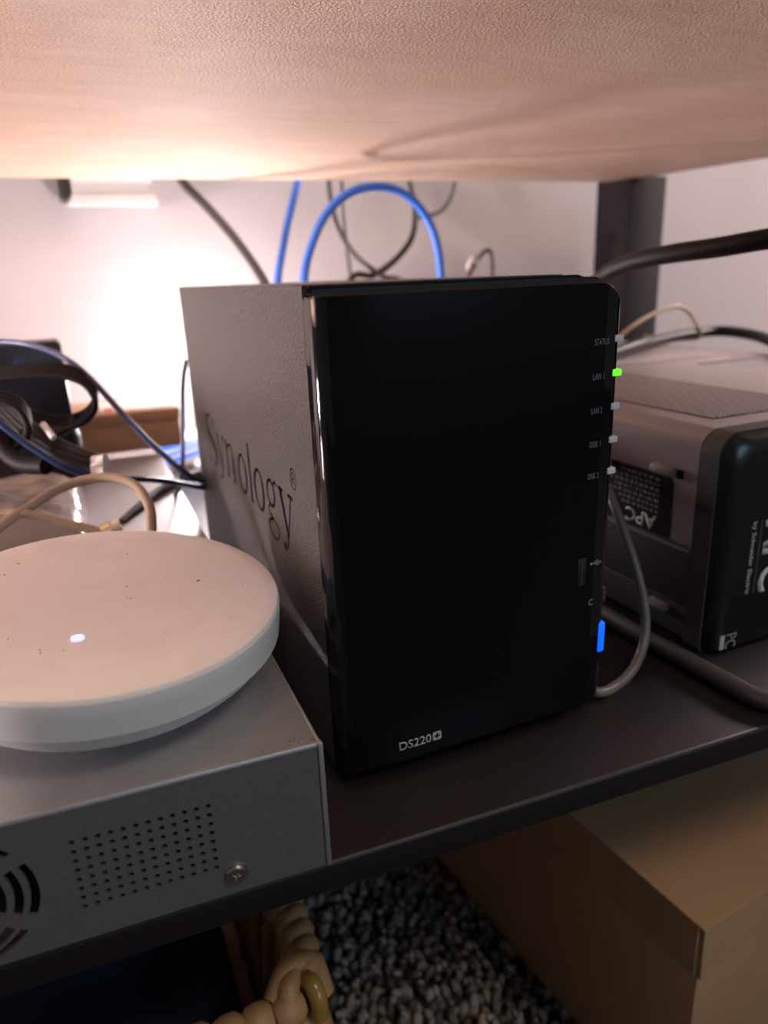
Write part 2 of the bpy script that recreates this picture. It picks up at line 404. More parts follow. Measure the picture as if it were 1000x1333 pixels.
def g_S(x):
    cuts.append(stroke_mesh([(x + 20.6, 19.5), (x + 17.5, 23.2), (x + 12, 24.6), (x + 6, 22.9), (x + 3.6, 18.9), (x + 6, 15), (x + 12.5, 12), (x + 19, 8.5), (x + 21.3, 4), (x + 18, -0.6), (x + 12, -2.0), (x + 6, -0.6), (x + 2.4, 3.6)],
                            [TN, TN, TN, 2.0, 2.4, 2.6, 2.8, 2.6, 2.3, 1.8, TN, TN, TN]))
    cuts.append(bar(x + 20.9, 17.5, x + 20.9, 24, TN)); cuts.append(bar(x + 2.1, -1.5, x + 2.1, 5.2, TN))
def g_y(x):
    cuts.append(stroke_mesh([(x + 2.6, XH), (x + 9.6, 0.6)], [TK, TK], 1))
    cuts.append(stroke_mesh([(x + 16, XH), (x + 9.6, 1), (x + 7.6, -3.4), (x + 4.6, -5.2)], [TN, TN, TN, TN]))
    cuts.append(ring_mesh(x + 3.6, -4.5, 1.5, 1.5, 1.3, 1.3, 14))
    cuts.append(bar(x + 0, XH, x + 6, XH, TN)); cuts.append(bar(x + 12.6, XH, x + 18.6, XH, TN))
def g_n(x):
    cuts.append(bar(x + 3, 0, x + 3, XH, TK)); cuts.append(bar(x + 15.5, 0, x + 15.5, 12, TK))
    cuts.append(stroke_mesh([(x + 3.6, 13.5), (x + 7, 16.6), (x + 11, 17.4), (x + 14.6, 15.6), (x + 15.5, 11.6)], [TN, 1.2, 1.6, 2.2, TK]))
    cuts.append(bar(x + 0.2, 0.3, x + 6, 0.3, TN)); cuts.append(bar(x + 12.6, 0.3, x + 18.4, 0.3, TN)); cuts.append(bar(x + 0.2, XH - 0.3, x + 3, XH - 0.3, TN))
def g_o(x): cuts.append(ring_mesh(x + 8.4, XH / 2, 8.4, XH / 2 + 0.4, TK, TN))
def g_l(x):
    cuts.append(bar(x + 2.6, 0, x + 2.6, 25, TK)); cuts.append(bar(x, 0.3, x + 5.4, 0.3, TN)); cuts.append(bar(x + 0.2, 24.5, x + 2.6, 24.5, TN))
def g_g(x):
    cuts.append(ring_mesh(x + 7.2, 12.2, 6.2, 5.9, 2.0, TN)); cuts.append(ring_mesh(x + 8, -2.2, 7.8, 4.3, 1.3, 1.1))
    cuts.append(stroke_mesh([(x + 4.2, 7.4), (x + 2.2, 5), (x + 4.4, 2.9), (x + 9, 2.0)], [TN, 1.1, 1.3, 1.6])); cuts.append(stroke_mesh([(x + 11, 16.4), (x + 13.6, 18.2), (x + 16.2, 17.4)], [TN, 1.1, 1.9]))
g_S(0.5); g_y(26.5); g_n(47.5); g_o(73.5); g_l(94); g_o(102.5); g_g(122.5); g_y(141.2)
cuts.append(ring_mesh(162.3, 25.6, 3.9, 3.9, 0.6, 0.6, 24))
cuts.append(bar(160.9, 23.3, 160.9, 27.9, 0.7)); cuts.append(stroke_mesh([(160.9, 27.7), (163, 27.6), (163.8, 26.6), (163, 25.6), (160.9, 25.5)], [.5, .5, .6, .5, .5], 4)); cuts.append(bar(162.4, 25.5, 164, 23.3, 0.6))
bm = bmesh.new(); bm_box(bm, (0.0, 0.0085, 0.0035), (0.0018, D, H - 0.0001))
pm = boolean_cut(finish(bm, 'side_panel'), cuts)
for p in pm.polygons: p.use_smooth = False
tag(link('side_panel', pm, m_nas_side, nas), 'grained side panel with the maker name cut through it')
box('side_panel', (W - 0.0008, 0.0085, 0.0035), (W + 0.0002, D, H - 0.0070), m_nas_side, nas)

# front cover: three facets seen from above, rounded corners seen from the front
def cover_mesh():
    xs = [0.0, 0.0004, 0.0012, 0.0024, 0.0040, 0.022, 0.086, 0.1010, 0.1050, 0.1068, 0.1077, W]
    ys = [0.0046, 0.0026, 0.0012, 0.0003, -0.0003, -0.0020, -0.0020, -0.0013, -0.0008, -0.0002, 0.0006, 0.0022]
    z0, z1 = 0.0045, 0.1628
    def top(x):
        r = 0.0110
        if x > W - r: return z1 - r + math.sqrt(max(0, r * r - (x - (W - r)) ** 2))
        r = 0.0022
        if x < r: return z1 - r + math.sqrt(max(0, r * r - (r - x) ** 2))
        return z1
    def bot(x):
        r = 0.006
        if x > W - r: return z0 + r - math.sqrt(max(0, r * r - (x - (W - r)) ** 2))
        return z0
    bm = bmesh.new(); F, K = [], []
    ex = sorted(set(xs + [W - 0.0110 + 0.0110 * math.sin(PI / 2 * i / 12) for i in range(13)] + [W - 0.0002]))
    def yy(x):
        for a in range(len(xs) - 1):
            if xs[a] <= x <= xs[a + 1] + 1e-9: f = (x - xs[a]) / (xs[a + 1] - xs[a]); return ys[a] + (ys[a + 1] - ys[a]) * f
    for x in ex:
        b_, t_ = bot(x), top(x); y = yy(x); e = 0.0009
        F.append([bm.verts.new((x, y + e, b_)), bm.verts.new((x, y, b_ + e)), bm.verts.new((x, y, t_ - e)), bm.verts.new((x, y + e * 0.9, t_ - 0.0001))])
        K.append([bm.verts.new((x, 0.0088, b_)), bm.verts.new((x, 0.0088, t_))])
    for i in range(len(ex) - 1):
        for k in range(3): bm.faces.new((F[i][k], F[i + 1][k], F[i + 1][k + 1], F[i][k + 1]))
        bm.faces.new((F[i][3], F[i + 1][3], K[i + 1][1], K[i][1])); bm.faces.new((K[i][0], K[i + 1][0], F[i + 1][0], F[i][0])); bm.faces.new((K[i][1], K[i + 1][1], K[i + 1][0], K[i][0]))
    for i in (0, len(ex) - 1): bm.faces.new((F[i][0], F[i][1], F[i][2], F[i][3], K[i][1], K[i][0]))
    me = finish(bm, 'front_cover'); me.materials.append(m_gloss); me.materials.append(m_nas_face)
    for p in me.polygons:
        if p.normal.y < -0.9 and p.center.x > 0.004 and p.center.x < 0.101: p.material_index = 1
    return auto_smooth(me, 25)
cover = link('front_cover', cover_mesh(), None, nas)
def facet_y(x): return -0.0020 + max(0, x - 0.086) * (0.0007 / 0.015) if x > 0.022 else -0.0003 - (x - 0.004) / 0.018 * 0.0017
def nf(x0, z0):
    return lambda u, v, w: (x0 + u, facet_y(x0 + u) - 0.00003 - w, z0 + v)
LEDZ = [0.1438, 0.1324, 0.1209, 0.1092, 0.0978]
for i, (z, s) in enumerate(zip(LEDZ, ('STATUS', 'LAN 1', 'LAN 2', 'DISK 1', 'DISK 2'))):
    bm = bmesh.new()
    bm_box(bm, (0.1050, -0.0012, z - 0.00115), (W + 0.0007, 0.0060, z + 0.00115), 0.0004, 2)
    o = link('status_light', auto_smooth(finish(bm, 'status_light')), m_green if i == 1 else m_lens, cover)
    o['label'] = 'lit green status light' if i == 1 else 'unlit white status light'
    text_mesh('printed_word', s, nf(0.0962, z - 0.0016), 0.0021, m_print_dim, cover, width=(0.0062 if i == 0 else 0.0047))
bm = bmesh.new(); bm_box(bm, (0.1054, -0.0010, 0.0252), (W + 0.0009, 0.0060, 0.0380), 0.0011, 3)
tag(link('power_button', auto_smooth(finish(bm, 'power_button')), m_blue_led, cover), 'lit blue power button')
# usb socket, trident symbol, copy button
box('usb_socket', (0.0935, -0.0019, 0.0558), (0.0972, 0.0020, 0.0668), m_nas_dark, cover, 0.0004)
box('usb_tongue', (0.0948, -0.0021, 0.0566), (0.0954, 0.0012, 0.0660), m_cord_dark, cover)
bm = bmesh.new(); f = nf(0.0995, 0.0637)
def flat_bar(bm, f, x0, y0, x1, y1, wd):
    d = Vector((x1 - x0, y1 - y0)); n = Vector((-d.y, d.x)).normalized() * wd / 2
    bm_prism(bm, [(x0 + n.x, y0 + n.y), (x0 - n.x, y0 - n.y), (x1 - n.x, y1 - n.y), (x1 + n.x, y1 + n.y)], f, 0, 0.00006)
k = 0.001
flat_bar(bm, f, 0.3 * k, 0, 4.4 * k, 0, .25 * k); flat_bar(bm, f, 1.2 * k, 0, 2.0 * k, .7 * k, .22 * k); flat_bar(bm, f, 2.0 * k, .7 * k, 3.2 * k, .7 * k, .22 * k); flat_bar(bm, f, 1.8 * k, 0, 2.5 * k, -.7 * k, .22 * k); flat_bar(bm, f, 2.5 * k, -.7 * k, 3.4 * k, -.7 * k, .22 * k)
for cx, cy, r in ((0.3, 0, .5), (3.3, .7, .35), (3.5, -.7, .35)):
    bm_prism(bm, [((cx + r * math.cos(a * PI / 5)) * k, (cy + r * math.sin(a * PI / 5)) * k) for a in range(10)], f, 0, 0.00006)
bm_prism(bm, [(4.3 * k, .5 * k), (4.3 * k, -.5 * k), (5.1 * k, 0)], f, 0, 0.00006)
link('usb_symbol', finish(bm, 'usb_symbol'), m_print, cover)
text_mesh('copy_symbol', 'C', nf(0.0995, 0.0470), 0.0024, m_print_dim, cover)
box('copy_button', (0.1064, -0.0006, 0.0462), (W + 0.0004, 0.0050, 0.0524), m_nas_side, cover, 0.0006)
# model name and plus badge
text_mesh('model_name', 'DS220', nf(0.0203, 0.0098), 0.0033, m_print, cover, width=0.0124, offset=0.012)
bm = bmesh.new(); f = nf(0.0333, 0.0098); s = 0.0034; rr = 0.0006; bad = []
for cx, cy, a0 in ((s - rr, rr, -90), (s - rr, s - rr, 0), (rr, s - rr, 90), (rr, rr, 180)):
    for i in range(4): a = math.radians(a0 + 30 * i); bad.append((cx + rr * math.cos(a), cy + rr * math.sin(a)))
bm_prism(bm, bad, f, 0, 0.00006); link('plus_badge', finish(bm, 'plus_badge'), m_print, cover)
bm = bmesh.new(); f2 = lambda u, v, w_: f(u, v, w_ + 0.00006)
flat_bar(bm, f2, 0.0006, s / 2, s - 0.0006, s / 2, 0.0006); flat_bar(bm, f2, s / 2, 0.0006, s / 2, s - 0.0006, 0.0006)
link('plus_sign', finish(bm, 'plus_sign'), m_nas_dark, cover)

# ------------------------------------------------------------------ silver rack unit under the round access point
rack = empty('rack_unit', (-0.20, 0.15, 0.0), 'flat silver steel rack unit with a perforated front on the shelf edge', 'rack unit')
RF = Vector((-0.0158, -0.0300, 0)); RX = Vector((-1, 0.0600, 0)).normalized(); RY = Vector((0.020, 1, 0)).normalized(); RZ0, RH = 0.0006, 0.0437
def rk(u, v, w): return RF + RX * u + RY * v + Vector((0, 0, w))       # u to the left, v back, w up
RL, RD = 0.44, 0.40
def rk_box(name, lo, hi, mat, bev=0, parent=rack):
    bm = bmesh.new(); vs = bm_box(bm, lo, hi, bev, 2)
    for v in bm.verts: v.co = rk(*v.co)
    me = finish(bm, name)
    if bev: auto_smooth(me)
    return link(name, me, mat, parent)
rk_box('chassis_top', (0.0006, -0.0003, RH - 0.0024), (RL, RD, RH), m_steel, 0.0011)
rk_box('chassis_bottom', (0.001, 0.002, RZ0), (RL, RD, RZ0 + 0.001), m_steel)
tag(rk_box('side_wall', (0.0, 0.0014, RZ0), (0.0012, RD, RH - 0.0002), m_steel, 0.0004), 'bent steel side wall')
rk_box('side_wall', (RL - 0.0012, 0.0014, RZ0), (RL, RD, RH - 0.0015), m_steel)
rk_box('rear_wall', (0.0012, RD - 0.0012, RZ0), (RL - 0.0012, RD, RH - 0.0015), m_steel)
rk_box('corner_flange', (-0.0004, -0.0004, RZ0), (0.0011, 0.0016, RH - 0.0004), m_steel, 0.0003)
rk_box('inner_lip', (0.020, 0.0022, RZ0), (0.072, 0.0030, 0.0126), m_steel)
rk_box('inner_baffle', (0.002, 0.030, RZ0 + 0.001), (RL - 0.002, 0.031, RH - 0.0016), m_steel_in)
# front panel with punched holes and fan slots
cuts = []
def punch(poly):
    bm = bmesh.new(); bm_prism(bm, poly, lambda u, v, w_: rk(u, w_, v), -0.003, 0.004); cuts.append(finish(bm, 'cut'))
for i in range(12):
    for j in range(8):
        cx, cz = 0.0325 + i * 0.00313, 0.0112 + j * 0.00298
        punch([(cx + 0.00078 * math.cos(a * PI / 5), cz + 0.00078 * math.sin(a * PI / 5)) for a in range(10)])
GX, GZ = 0.0978, 0.0214
for r in (0.0046, 0.0086, 0.0126, 0.0166, 0.0204):
    for a0, a1 in ((155, 205), (-25, 25), (38, 142), (218, 322)):
        if r > 0.018 and a1 - a0 > 60: a0 += 0; a1 -= 0
        n = 10; h = 0.0011; po = []
        # u runs left, so angle 180 faces right in the picture
        for i in range(n + 1): a = math.radians(a0 + (a1 - a0) * i / n); po.append((GX + (r + h) * math.cos(a), GZ + min((r + h) * 0.93, 0.0203) * math.sin(a) if r > 0.018 else GZ + (r + h) * math.sin(a)))
        for i in range(n, -1, -1): a = math.radians(a0 + (a1 - a0) * i / n); po.append((GX + (r - h) * math.cos(a), GZ + (r - h) * 0.95 * math.sin(a)))
        punch(po)
bm = bmesh.new(); vs = bm_box(bm, (0.0013, 0.0002, RZ0), (RL, 0.0014, RH - 0.0008))
for v in bm.verts: v.co = rk(*v.co)
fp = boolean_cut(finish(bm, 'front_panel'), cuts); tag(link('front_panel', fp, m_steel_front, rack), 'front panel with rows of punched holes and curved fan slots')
# screw with a cross recess
sc = rk(0.0272, 0, 0.0073)
bm = bmesh.new(); bm_prism(bm, [(0.0033 * math.cos(a * PI / 12), 0.0033 * math.sin(a * PI / 12)) for a in range(24)], lambda u, v, w_: sc + RX * u + Vector((0, 0, v)) - RY * w_, -0.0004, 0.0011)
bmesh.ops.bevel(bm, geom=[e for e in bm.edges if all((RY.dot(v.co - sc)) < -0.001 for v in e.verts)], offset=0.0009, segments=3, affect='EDGES')
me = finish(bm, 'screw')
cross = []
for ang in (20, 110):
    d = Vector((math.cos(math.radians(ang)), math.sin(math.radians(ang)))); n_ = Vector((-d.y, d.x)); bm = bmesh.new()
    bm_prism(bm, [tuple(d * 0.0015 + n_ * 0.00033), tuple(d * -0.0015 + n_ * 0.00033), tuple(d * -0.0015 - n_ * 0.00033), tuple(d * 0.0015 - n_ * 0.00033)], lambda u, v, w_: sc + RX * u + Vector((0, 0, v)) - RY * w_, 0.0004, 0.003); cross.append(finish(bm, 'cut'))
link('screw', auto_smooth(boolean_cut(me, cross), 35), m_screw, rack)
# rust along the front edge of the top
bm = bmesh.new(); rnd = random.Random(5)
for _ in range(26):
    u = 0.001 + abs(rnd.gauss(0, 0.006)); v = 0.0012 + abs(rnd.gauss(0, 0.0018)); s = rnd.uniform(0.0001, 0.00035)
    bm_prism(bm, [(u + s * rnd.uniform(.7, 1.8) * math.cos(a), v + s * rnd.uniform(.5, 1) * math.sin(a)) for a in (0, 1.2, 2.3, 3.4, 4.6, 5.4)], lambda a, b, c: rk(a, b, c), RH - 0.0001, RH + 0.00004)
link('rust_spots', finish(bm, 'rust_spots'), m_rust, rack)['kind'] = 'stuff'

# ------------------------------------------------------------------ round white access point, tilted, with an added cord tail under its back
AN = Vector((0.0687, -0.0844, 1)).normalized(); AC = Vector((-0.0654, 0.0308, 0.0743)); AR = 0.0550
ap = empty('wifi_access_point', AC - AN * 0.0240, 'round white disc-shaped wifi access point with a glowing blue dot', 'access point')
ap.rotation_mode = 'QUATERNION'; ap.rotation_quaternion = Vector((0, 0, 1)).rotation_difference(AN); bpy.context.view_layer.update()
h0 = 0.0240
link('top_cover', lathe_mesh('top_cover', [(0, h0 - 0.0006), (0.03, h0 - 0.0005), (0.050, h0 - 0.0001), (0.0535, h0), (0.0545, h0 - 0.0003), (0.0550, h0 - 0.0010), (0.0551, h0 - 0.0018), (0, h0 - 0.0018)], 96), m_ap, ap, world=False)
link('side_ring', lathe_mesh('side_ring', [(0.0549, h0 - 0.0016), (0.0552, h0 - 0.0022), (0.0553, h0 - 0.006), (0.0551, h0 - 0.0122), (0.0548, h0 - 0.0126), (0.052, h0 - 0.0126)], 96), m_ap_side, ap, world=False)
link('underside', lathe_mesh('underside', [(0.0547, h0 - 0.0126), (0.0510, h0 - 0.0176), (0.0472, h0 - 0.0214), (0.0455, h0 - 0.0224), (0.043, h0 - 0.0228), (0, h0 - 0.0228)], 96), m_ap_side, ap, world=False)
d = RM @ Vector(((101 - 500) / FPX, -(829 - 666.5) / FPX, -1)); t = (AN.dot(AC) - AN.dot(CL)) / AN.dot(d); lp = ap.matrix_world.inverted() @ (CL + d * t)
o = link('indicator_light', lathe_mesh('indicator_light', [(0, 0.0002), (0.0018, 0.0002), (0.0019, 0.0), (0.0019, -0.0006), (0, -0.0006)], 24), m_ap_led, ap, world=False); o.location = (lp.x, lp.y, h0 - 0.0003)
bm = bmesh.new(); rnd = random.Random(11)
for _ in range(46):
    a = rnd.uniform(0, 2 * PI); r = 0.05 * math.sqrt(rnd.random()); x, y = r * math.cos(a), r * math.sin(a); s = rnd.uniform(0.00008, 0.0002); b_ = rnd.uniform(0, PI); L_ = s * rnd.choice((1, 1, 1.5, 4))
    dx, dy = math.cos(b_), math.sin(b_)
    bm_prism(bm, [(x + dx * L_, y + dy * L_), (x - dy * s, y + dx * s), (x - dx * L_, y - dy * L_), (x + dy * s, y - dx * s)], lambda u, v, w_: (u, v, w_), h0 - 0.0006, h0 - 0.0002 - 0.0003 * (r < 0.03))
link('dust_specks', finish(bm, 'dust_specks'), m_speck, ap, world=False)['kind'] = 'stuff'

# ------------------------------------------------------------------ battery backup unit on its side
UX, UY, UH = 0.1755, 0.0236, 0.1000
ups = empty('battery_backup', (0.30, 0.20, 0), 'grey battery backup unit lying on its side beside the black storage box', 'battery backup')
def rrect(x0, z0, x1, z1, r, n=6, rb=0.003):
    pts = []
    for cx, cz, a0, q in ((x1 - rb, z0 + rb, -90, rb), (x1 - r, z1 - r, 0, r), (x0 + r, z1 - r, 90, r), (x0 + rb, z0 + rb, 180, rb)):
        for i in range(n + 1): a = math.radians(a0 + 90 * i / n); pts.append((cx + q * math.cos(a), cz + q * math.sin(a)))
    return pts
UW, UD = 0.25, 0.36
prism('upper_case', rrect(UX, 0.0455, UX + UW, UH, 0.0095), lambda u, v, w_: (u, w_, v), UY, UY + UD, m_ups, ups, True)
prism('lower_case', rrect(UX + 0.0006, 0.017, UX + UW - 0.0006, 0.0462, 0.0008, 3), lambda u, v, w_: (u, w_, v), UY + 0.0003, UY + UD - 0.001, m_ups_low, ups, True)
prism('case_foot', rrect(UX + 0.0018, 0.0002, UX + UW - 0.002, 0.0175, 0.0006, 3), lambda u, v, w_: (u, w_, v), UY + 0.0006, UY + UD - 0.002, m_ups_low, ups, True)
# bezel: rim ring and dark glossy front bulging forward
prism('bezel_rim', rrect(UX - 0.0002, 0.0, UX + UW + 0.0002, UH + 0.0001, 0.0098), lambda u, v, w_: (u, w_, v), 0.0135, UY - 0.0006, m_ups_low, ups, True)
bm = bmesh.new(); secs = []
for y, ins in ((0.0136, 0.0004), (0.0120, 0.0012), (0.0100, 0.0028), (0.0085, 0.0052), (0.0080, 0.0085)):
    secs.append([bm.verts.new((u, y, v)) for u, v in rrect(UX + ins, 0.0003 + ins * .3, UX + UW - ins, UH - ins, 0.0095)])
for a, b in zip(secs, secs[1:]):
    n = len(a)
    for i in range(n): bm.faces.new((a[i], a[(i + 1) % n], b[(i + 1) % n], b[i]))
bm.faces.new(secs[-1]); bm.faces.new(secs[0][::-1])
link('front_bezel', auto_smooth(finish(bm, 'front_bezel'), 30), m_ups_front, ups)
# label on the side, printed upside down
prism('rating_label', rrect(0.0362, 0.0472, 0.115, 0.0762, 0.004, 5, 0.001), lambda u, v, w_: (UX - w_, u, v), -0.0002, 0.0003, m_label, ups)
bm = bmesh.new(); rnd = random.Random(2)
for i in range(7):
    z = 0.0728 - i * 0.0026; y = 0.0447; end = 0.0447 + (0.0265, 0.030, 0.034, 0.030, 0.034, 0.027, 0.024)[i]
    while y < end:
        L_ = rnd.uniform(0.0012, 0.0034); L_ = min(L_, end - y)
        nn = max(1, int(L_ / 0.0007))
        for q in range(nn):
            hgt = rnd.choice((0.0011, 0.0011, 0.0015)); yy = y + q * 0.0007
            bm_prism(bm, [(yy, z), (yy + 0.0005, z), (yy + 0.0005, z + hgt), (yy, z + hgt)], lambda u, v, w_: (UX - 0.0003 - w_, u, v), 0, 0.00005)
        y += L_ + 0.0009
link('printed_lines', finish(bm, 'printed_lines'), m_print, ups)['kind'] = 'stuff'
text_mesh('printed_name', 'APC', lambda u, v, w_: (UX - 0.00034 - w_, 0.0447 + u, 0.0553 - v), 0.0068, m_white_print, ups, width=0.0205, offset=0.025)
# latch nub, seams, slot
bm = bmesh.new(); bm_box(bm, (UX - 0.0038, 0.0352, 0.0767), (UX + 0.001, 0.0490, 0.0812), 0.0016, 3)
link('latch_nub', auto_smooth(finish(bm, 'latch_nub')), m_ups_side, ups)
box('latch_hole', (UX - 0.0003, 0.0312, 0.0764), (UX + 0.001, 0.0352, 0.0806), m_nas_dark, ups, 0.0003)
box('notch_highlight', (UX - 0.0012, 0.0345, 0.0112), (UX + 0.003, 0.0455, 0.0150), m_ups, ups, 0.0006)  # pale bar painted in for the small highlight on the notch
box('case_seam', (UX - 0.0004, UY + 0.001, 0.0444), (UX + 0.002, UY + 0.30, 0.0452), m_ups, ups)
# top vents: recessed field, ribs and dark slots
VX0, VX1, VY0, VY1 = UX + 0.0215, UX + 0.092, 0.0375, 0.172
box('vent_field', (VX0, VY0, UH - 0.001), (VX1, VY1, UH + 0.00015), m_nas_dark, ups)
rib_me = None
nr = 23
for i in range(nr):
    x = VX0 + 0.001 + (VX1 - VX0 - 0.002) * i / (nr - 1)
    if rib_me is None:
        bm = bmesh.new(); bm_box(bm, (-0.0009, VY0 + 0.0004, -0.0004), (0.0009, VY1 - 0.0004, 0.0008), 0.0003, 1); rib_me = auto_smooth(finish(bm, 'vent_rib')); rib_me.materials.append(m_ups)
    o = bpy.data.objects.new('vent_rib', rib_me); COL.objects.link(o); o.parent = ups; o.matrix_parent_inverse = ups.matrix_world.inverted(); o.location = (x, 0, UH)
bm = bmesh.new()
for i in range(nr - 1):
    x = VX0 + 0.001 + (VX1 - VX0 - 0.002) * (i + .5) / (nr - 1)
    for j in range(16):
        y = VY0 + 0.003 + j * 0.0088 + (i % 2) * 0.0044
        bm_box(bm, (x - 0.0010, y, UH - 0.0003), (x + 0.0010, y + 0.0034, UH + 0.00055))
link('vent_bridge', finish(bm, 'vent_bridge'), m_ups, ups)['kind'] = 'stuff'
box('top_seam', (0.335, 0.178, UH - 0.001), (0.39, 0.1795, UH + 0.0003), m_nas_dark, ups)
box('top_ledge', (UX + 0.03, 0.205, UH - 0.002), (UX + UW - 0.03, 0.33, UH + 0.0012), m_ups, ups, 0.0008)
# front lettering reads downwards
FY = 0.0080
def fr(x0, z0): return lambda u, v, w_: (x0 + v, FY - 0.0001 - w_, z0 - u)
text_mesh('printed_name', 'APC', fr(0.2015, 0.0606), 0.0145, m_white_print, ups, width=0.0345, offset=0.03)
text_mesh('printed_maker_line', 'by Schneider Electric', fr(0.1935, 0.0606), 0.0024, m_white_print, ups, width=0.0335)
box('logo_rule', (0.1978, FY - 0.0002, 0.0268), (0.1990, FY + 0.001, 0.0608), m_cord_dark, ups)
box('front_sticker', (0.1816, FY - 0.0002, 0.0024), (0.1842, FY + 0.001, 0.0092), m_print, ups)
text_mesh('sticker_print', 'PC', lambda u, v, w_: (0.1850 + v, FY - 0.0001 - w_, 0.0092 - u), 0.0065, m_print_dim, ups, width=0.0070)

# ------------------------------------------------------------------ cords on the right
tag(tube('power_cable', [drop(atd(742, 480, .55)), atd(746, 425, .54), atd(762, 384, .49), atd(785, 360, .44), atd(820, 342, .405), atd(870, 331, .375), atd(935, 322, .35), atd(1000, 311, .335), atd(1080, 300, .325), atd(1200, 300, .32)], 0.0049, m_cord_black),
    'thick black cord arching highest across the dark desk post', 'cord', 'cords at the right of the storage box')
tag(tube('power_cable', [(0.127, 0.20, 0.045), (0.150, 0.19, 0.085), atz(812, 455, .1075), atz(850, 445, .1068), atz(890, 436, .1066), atz(935, 431, .1066), atz(975, 435, .1066), atz(1010, 446, .1064), atz(1080, 480, .1062)], 0.0046, m_cord_black),
    'thick black cord lying across the top of the battery backup', 'cord', 'cords at the right of the storage box')
tag(tube('thin_cable', [atd(800, 445, .60), atd(822, 426, .60), atd(848, 410, .61), atd(872, 400, .62), atd(890, 401, .63), atd(903, 416, .64), atd(908, 440, .65), (0.43, 0.335, 0.103)], 0.0018, m_cord_beige),
    'thin beige cord curling behind the battery backup', 'cord', 'cords at the right of the storage box')
tag(tube('grey_cable', [(0.150, 0.24, 0.10), atd(765, 585, .375), atd(786, 625, .345), atd(799, 656, .330), atd(812, 692, .322), atd(828, 740, .318), atd(839, 790, .318), atd(839, 832, .316), atd(826, 868, .308), atd(803, 892, .302), atz(776, 901, .0030), (0.1118, 0.020, 0.0026), (0.1130, 0.070, 0.0026)], 0.0021, m_cord_grey),
    'thin grey cord looping between storage box and battery backup', 'cord', 'cords at the right of the storage box')
tag(tube('power_lead', [(0.158, 0.20, 0.0042), (0.160, 0.12, 0.0042), atz(789, 800, .0042), atz(830, 825, .0042), atz(875, 849, .0042), atz(940, 884, .0042), atz(1000, 913, .0042), atz(1100, 925, .0042)], 0.0038, m_cord_dark),
    'dark grey lead lying on the shelf in front of the battery backup', 'cord', 'cords at the right of the storage box')

# ------------------------------------------------------------------ cords against the wall, above the storage box
tag(tube('black_cable', [aty(215, 195, .515), aty(238, 237, .505), aty(270, 270, .49), aty(305, 310, .47), aty(335, 352, .45), aty(352, 385, .43), aty(365, 430, .42), drop(aty(365, 430, .42))], 0.0040, m_cord_dark),
    'dark cord slanting down from the desk edge left of the blue ones', 'cord', 'cords behind the storage box')
tag(tube('blue_network_cable', [aty(394, 200, .515), aty(388, 237, .505), aty(377, 280, .49), aty(367, 330, .475), aty(361, 370, .46), aty(358, 430, .45), drop(aty(358, 430, .45))], 0.0034, m_cord_blue),
    'straight blue network cord hanging left of the blue arch', 'cord', 'cords behind the storage box')
tag(tube('blue_network_cable', [drop(aty(394, 440, .36)), aty(394, 440, .36), aty(396, 365, .36), aty(404, 325, .36), aty(422, 283, .36), aty(450, 254, .36), aty(485, 243, .36), aty(520, 249, .36), aty(548, 272, .36), aty(567, 310, .36), aty(574, 358, .36), aty(575, 430, .36), drop(aty(575, 430, .36))], 0.0032, m_cord_blue),
    'blue network cord bent into an arch above the storage box', 'cord', 'cords behind the storage box')
tag(tube('black_cable', [aty(428, 205, .525), aty(430, 250, .52), aty(440, 295, .51), aty(462, 332, .50), aty(495, 358, .485), aty(540, 390, .47), drop(aty(560, 440, .45))], 0.0025, m_cord_dark),
    'dark cord crossing from upper left under the blue arch', 'cord', 'cords behind the storage box')
tag(tube('black_cable', [aty(527, 205, .525), aty(535, 240, .52), aty(541, 275, .51), aty(536, 310, .50), aty(515, 338, .495), aty(488, 358, .49), aty(450, 380, .48), drop(aty(425, 430, .47))], 0.0030, m_cord_dark),
    'dark cord crossing from upper right under the blue arch', 'cord', 'cords behind the storage box')
tag(tube('black_cable', [aty(445, 205, .535), aty(446, 260, .53), aty(450, 310, .52), aty(457, 365, .51), aty(462, 420, .51), drop(aty(462, 420, .51))], 0.0016, m_cord_dark),
    'thinnest dark cord hanging straight inside the blue arch', 'cord', 'cords behind the storage box')
tag(tube('black_cable', [aty(592, 205, .53), aty(592, 240, .525), aty(585, 262, .52), aty(572, 276, .515), aty(556, 281, .51), aty(540, 284, .51)], 0.0022, m_cord_dark),
    'dark cord hooking in at the right shoulder of the blue arch', 'cord', 'cords behind the storage box')
tag(tube('clipped_cable', [drop(aty(600, 400, .42)), aty(600, 400, .42), aty(610, 362, .42), aty(618, 345, .42), aty(628, 330, .42), aty(637, 326, .42), aty(641, 340, .42), aty(641, 365, .42), aty(641, 400, .42), drop(aty(641, 400, .42))], 0.0018, m_cord_dark),
    'thin dark cord bent in a hook right of the blue arch', 'cord', 'cords behind the storage box')
c0 = aty(615, 342, .412)
clip = empty('cord_clip', c0 - Vector((0, 0, 0.006)), 'small white clip on the hooked cord', 'clip')
tube('clip_band', [c0 + Vector((-.0045, -.002, -.003)), c0 + Vector((-.002, -.003, .003)), c0 + Vector((.003, -.002, .0045)), c0 + Vector((.0055, .001, .001))], 0.0022, m_paper, clip)
box('clip_tail', tuple(c0 + Vector((-.006, -.002, -.006))), tuple(c0 + Vector((-.002, .001, -.001))), m_paper, clip, 0.0006)

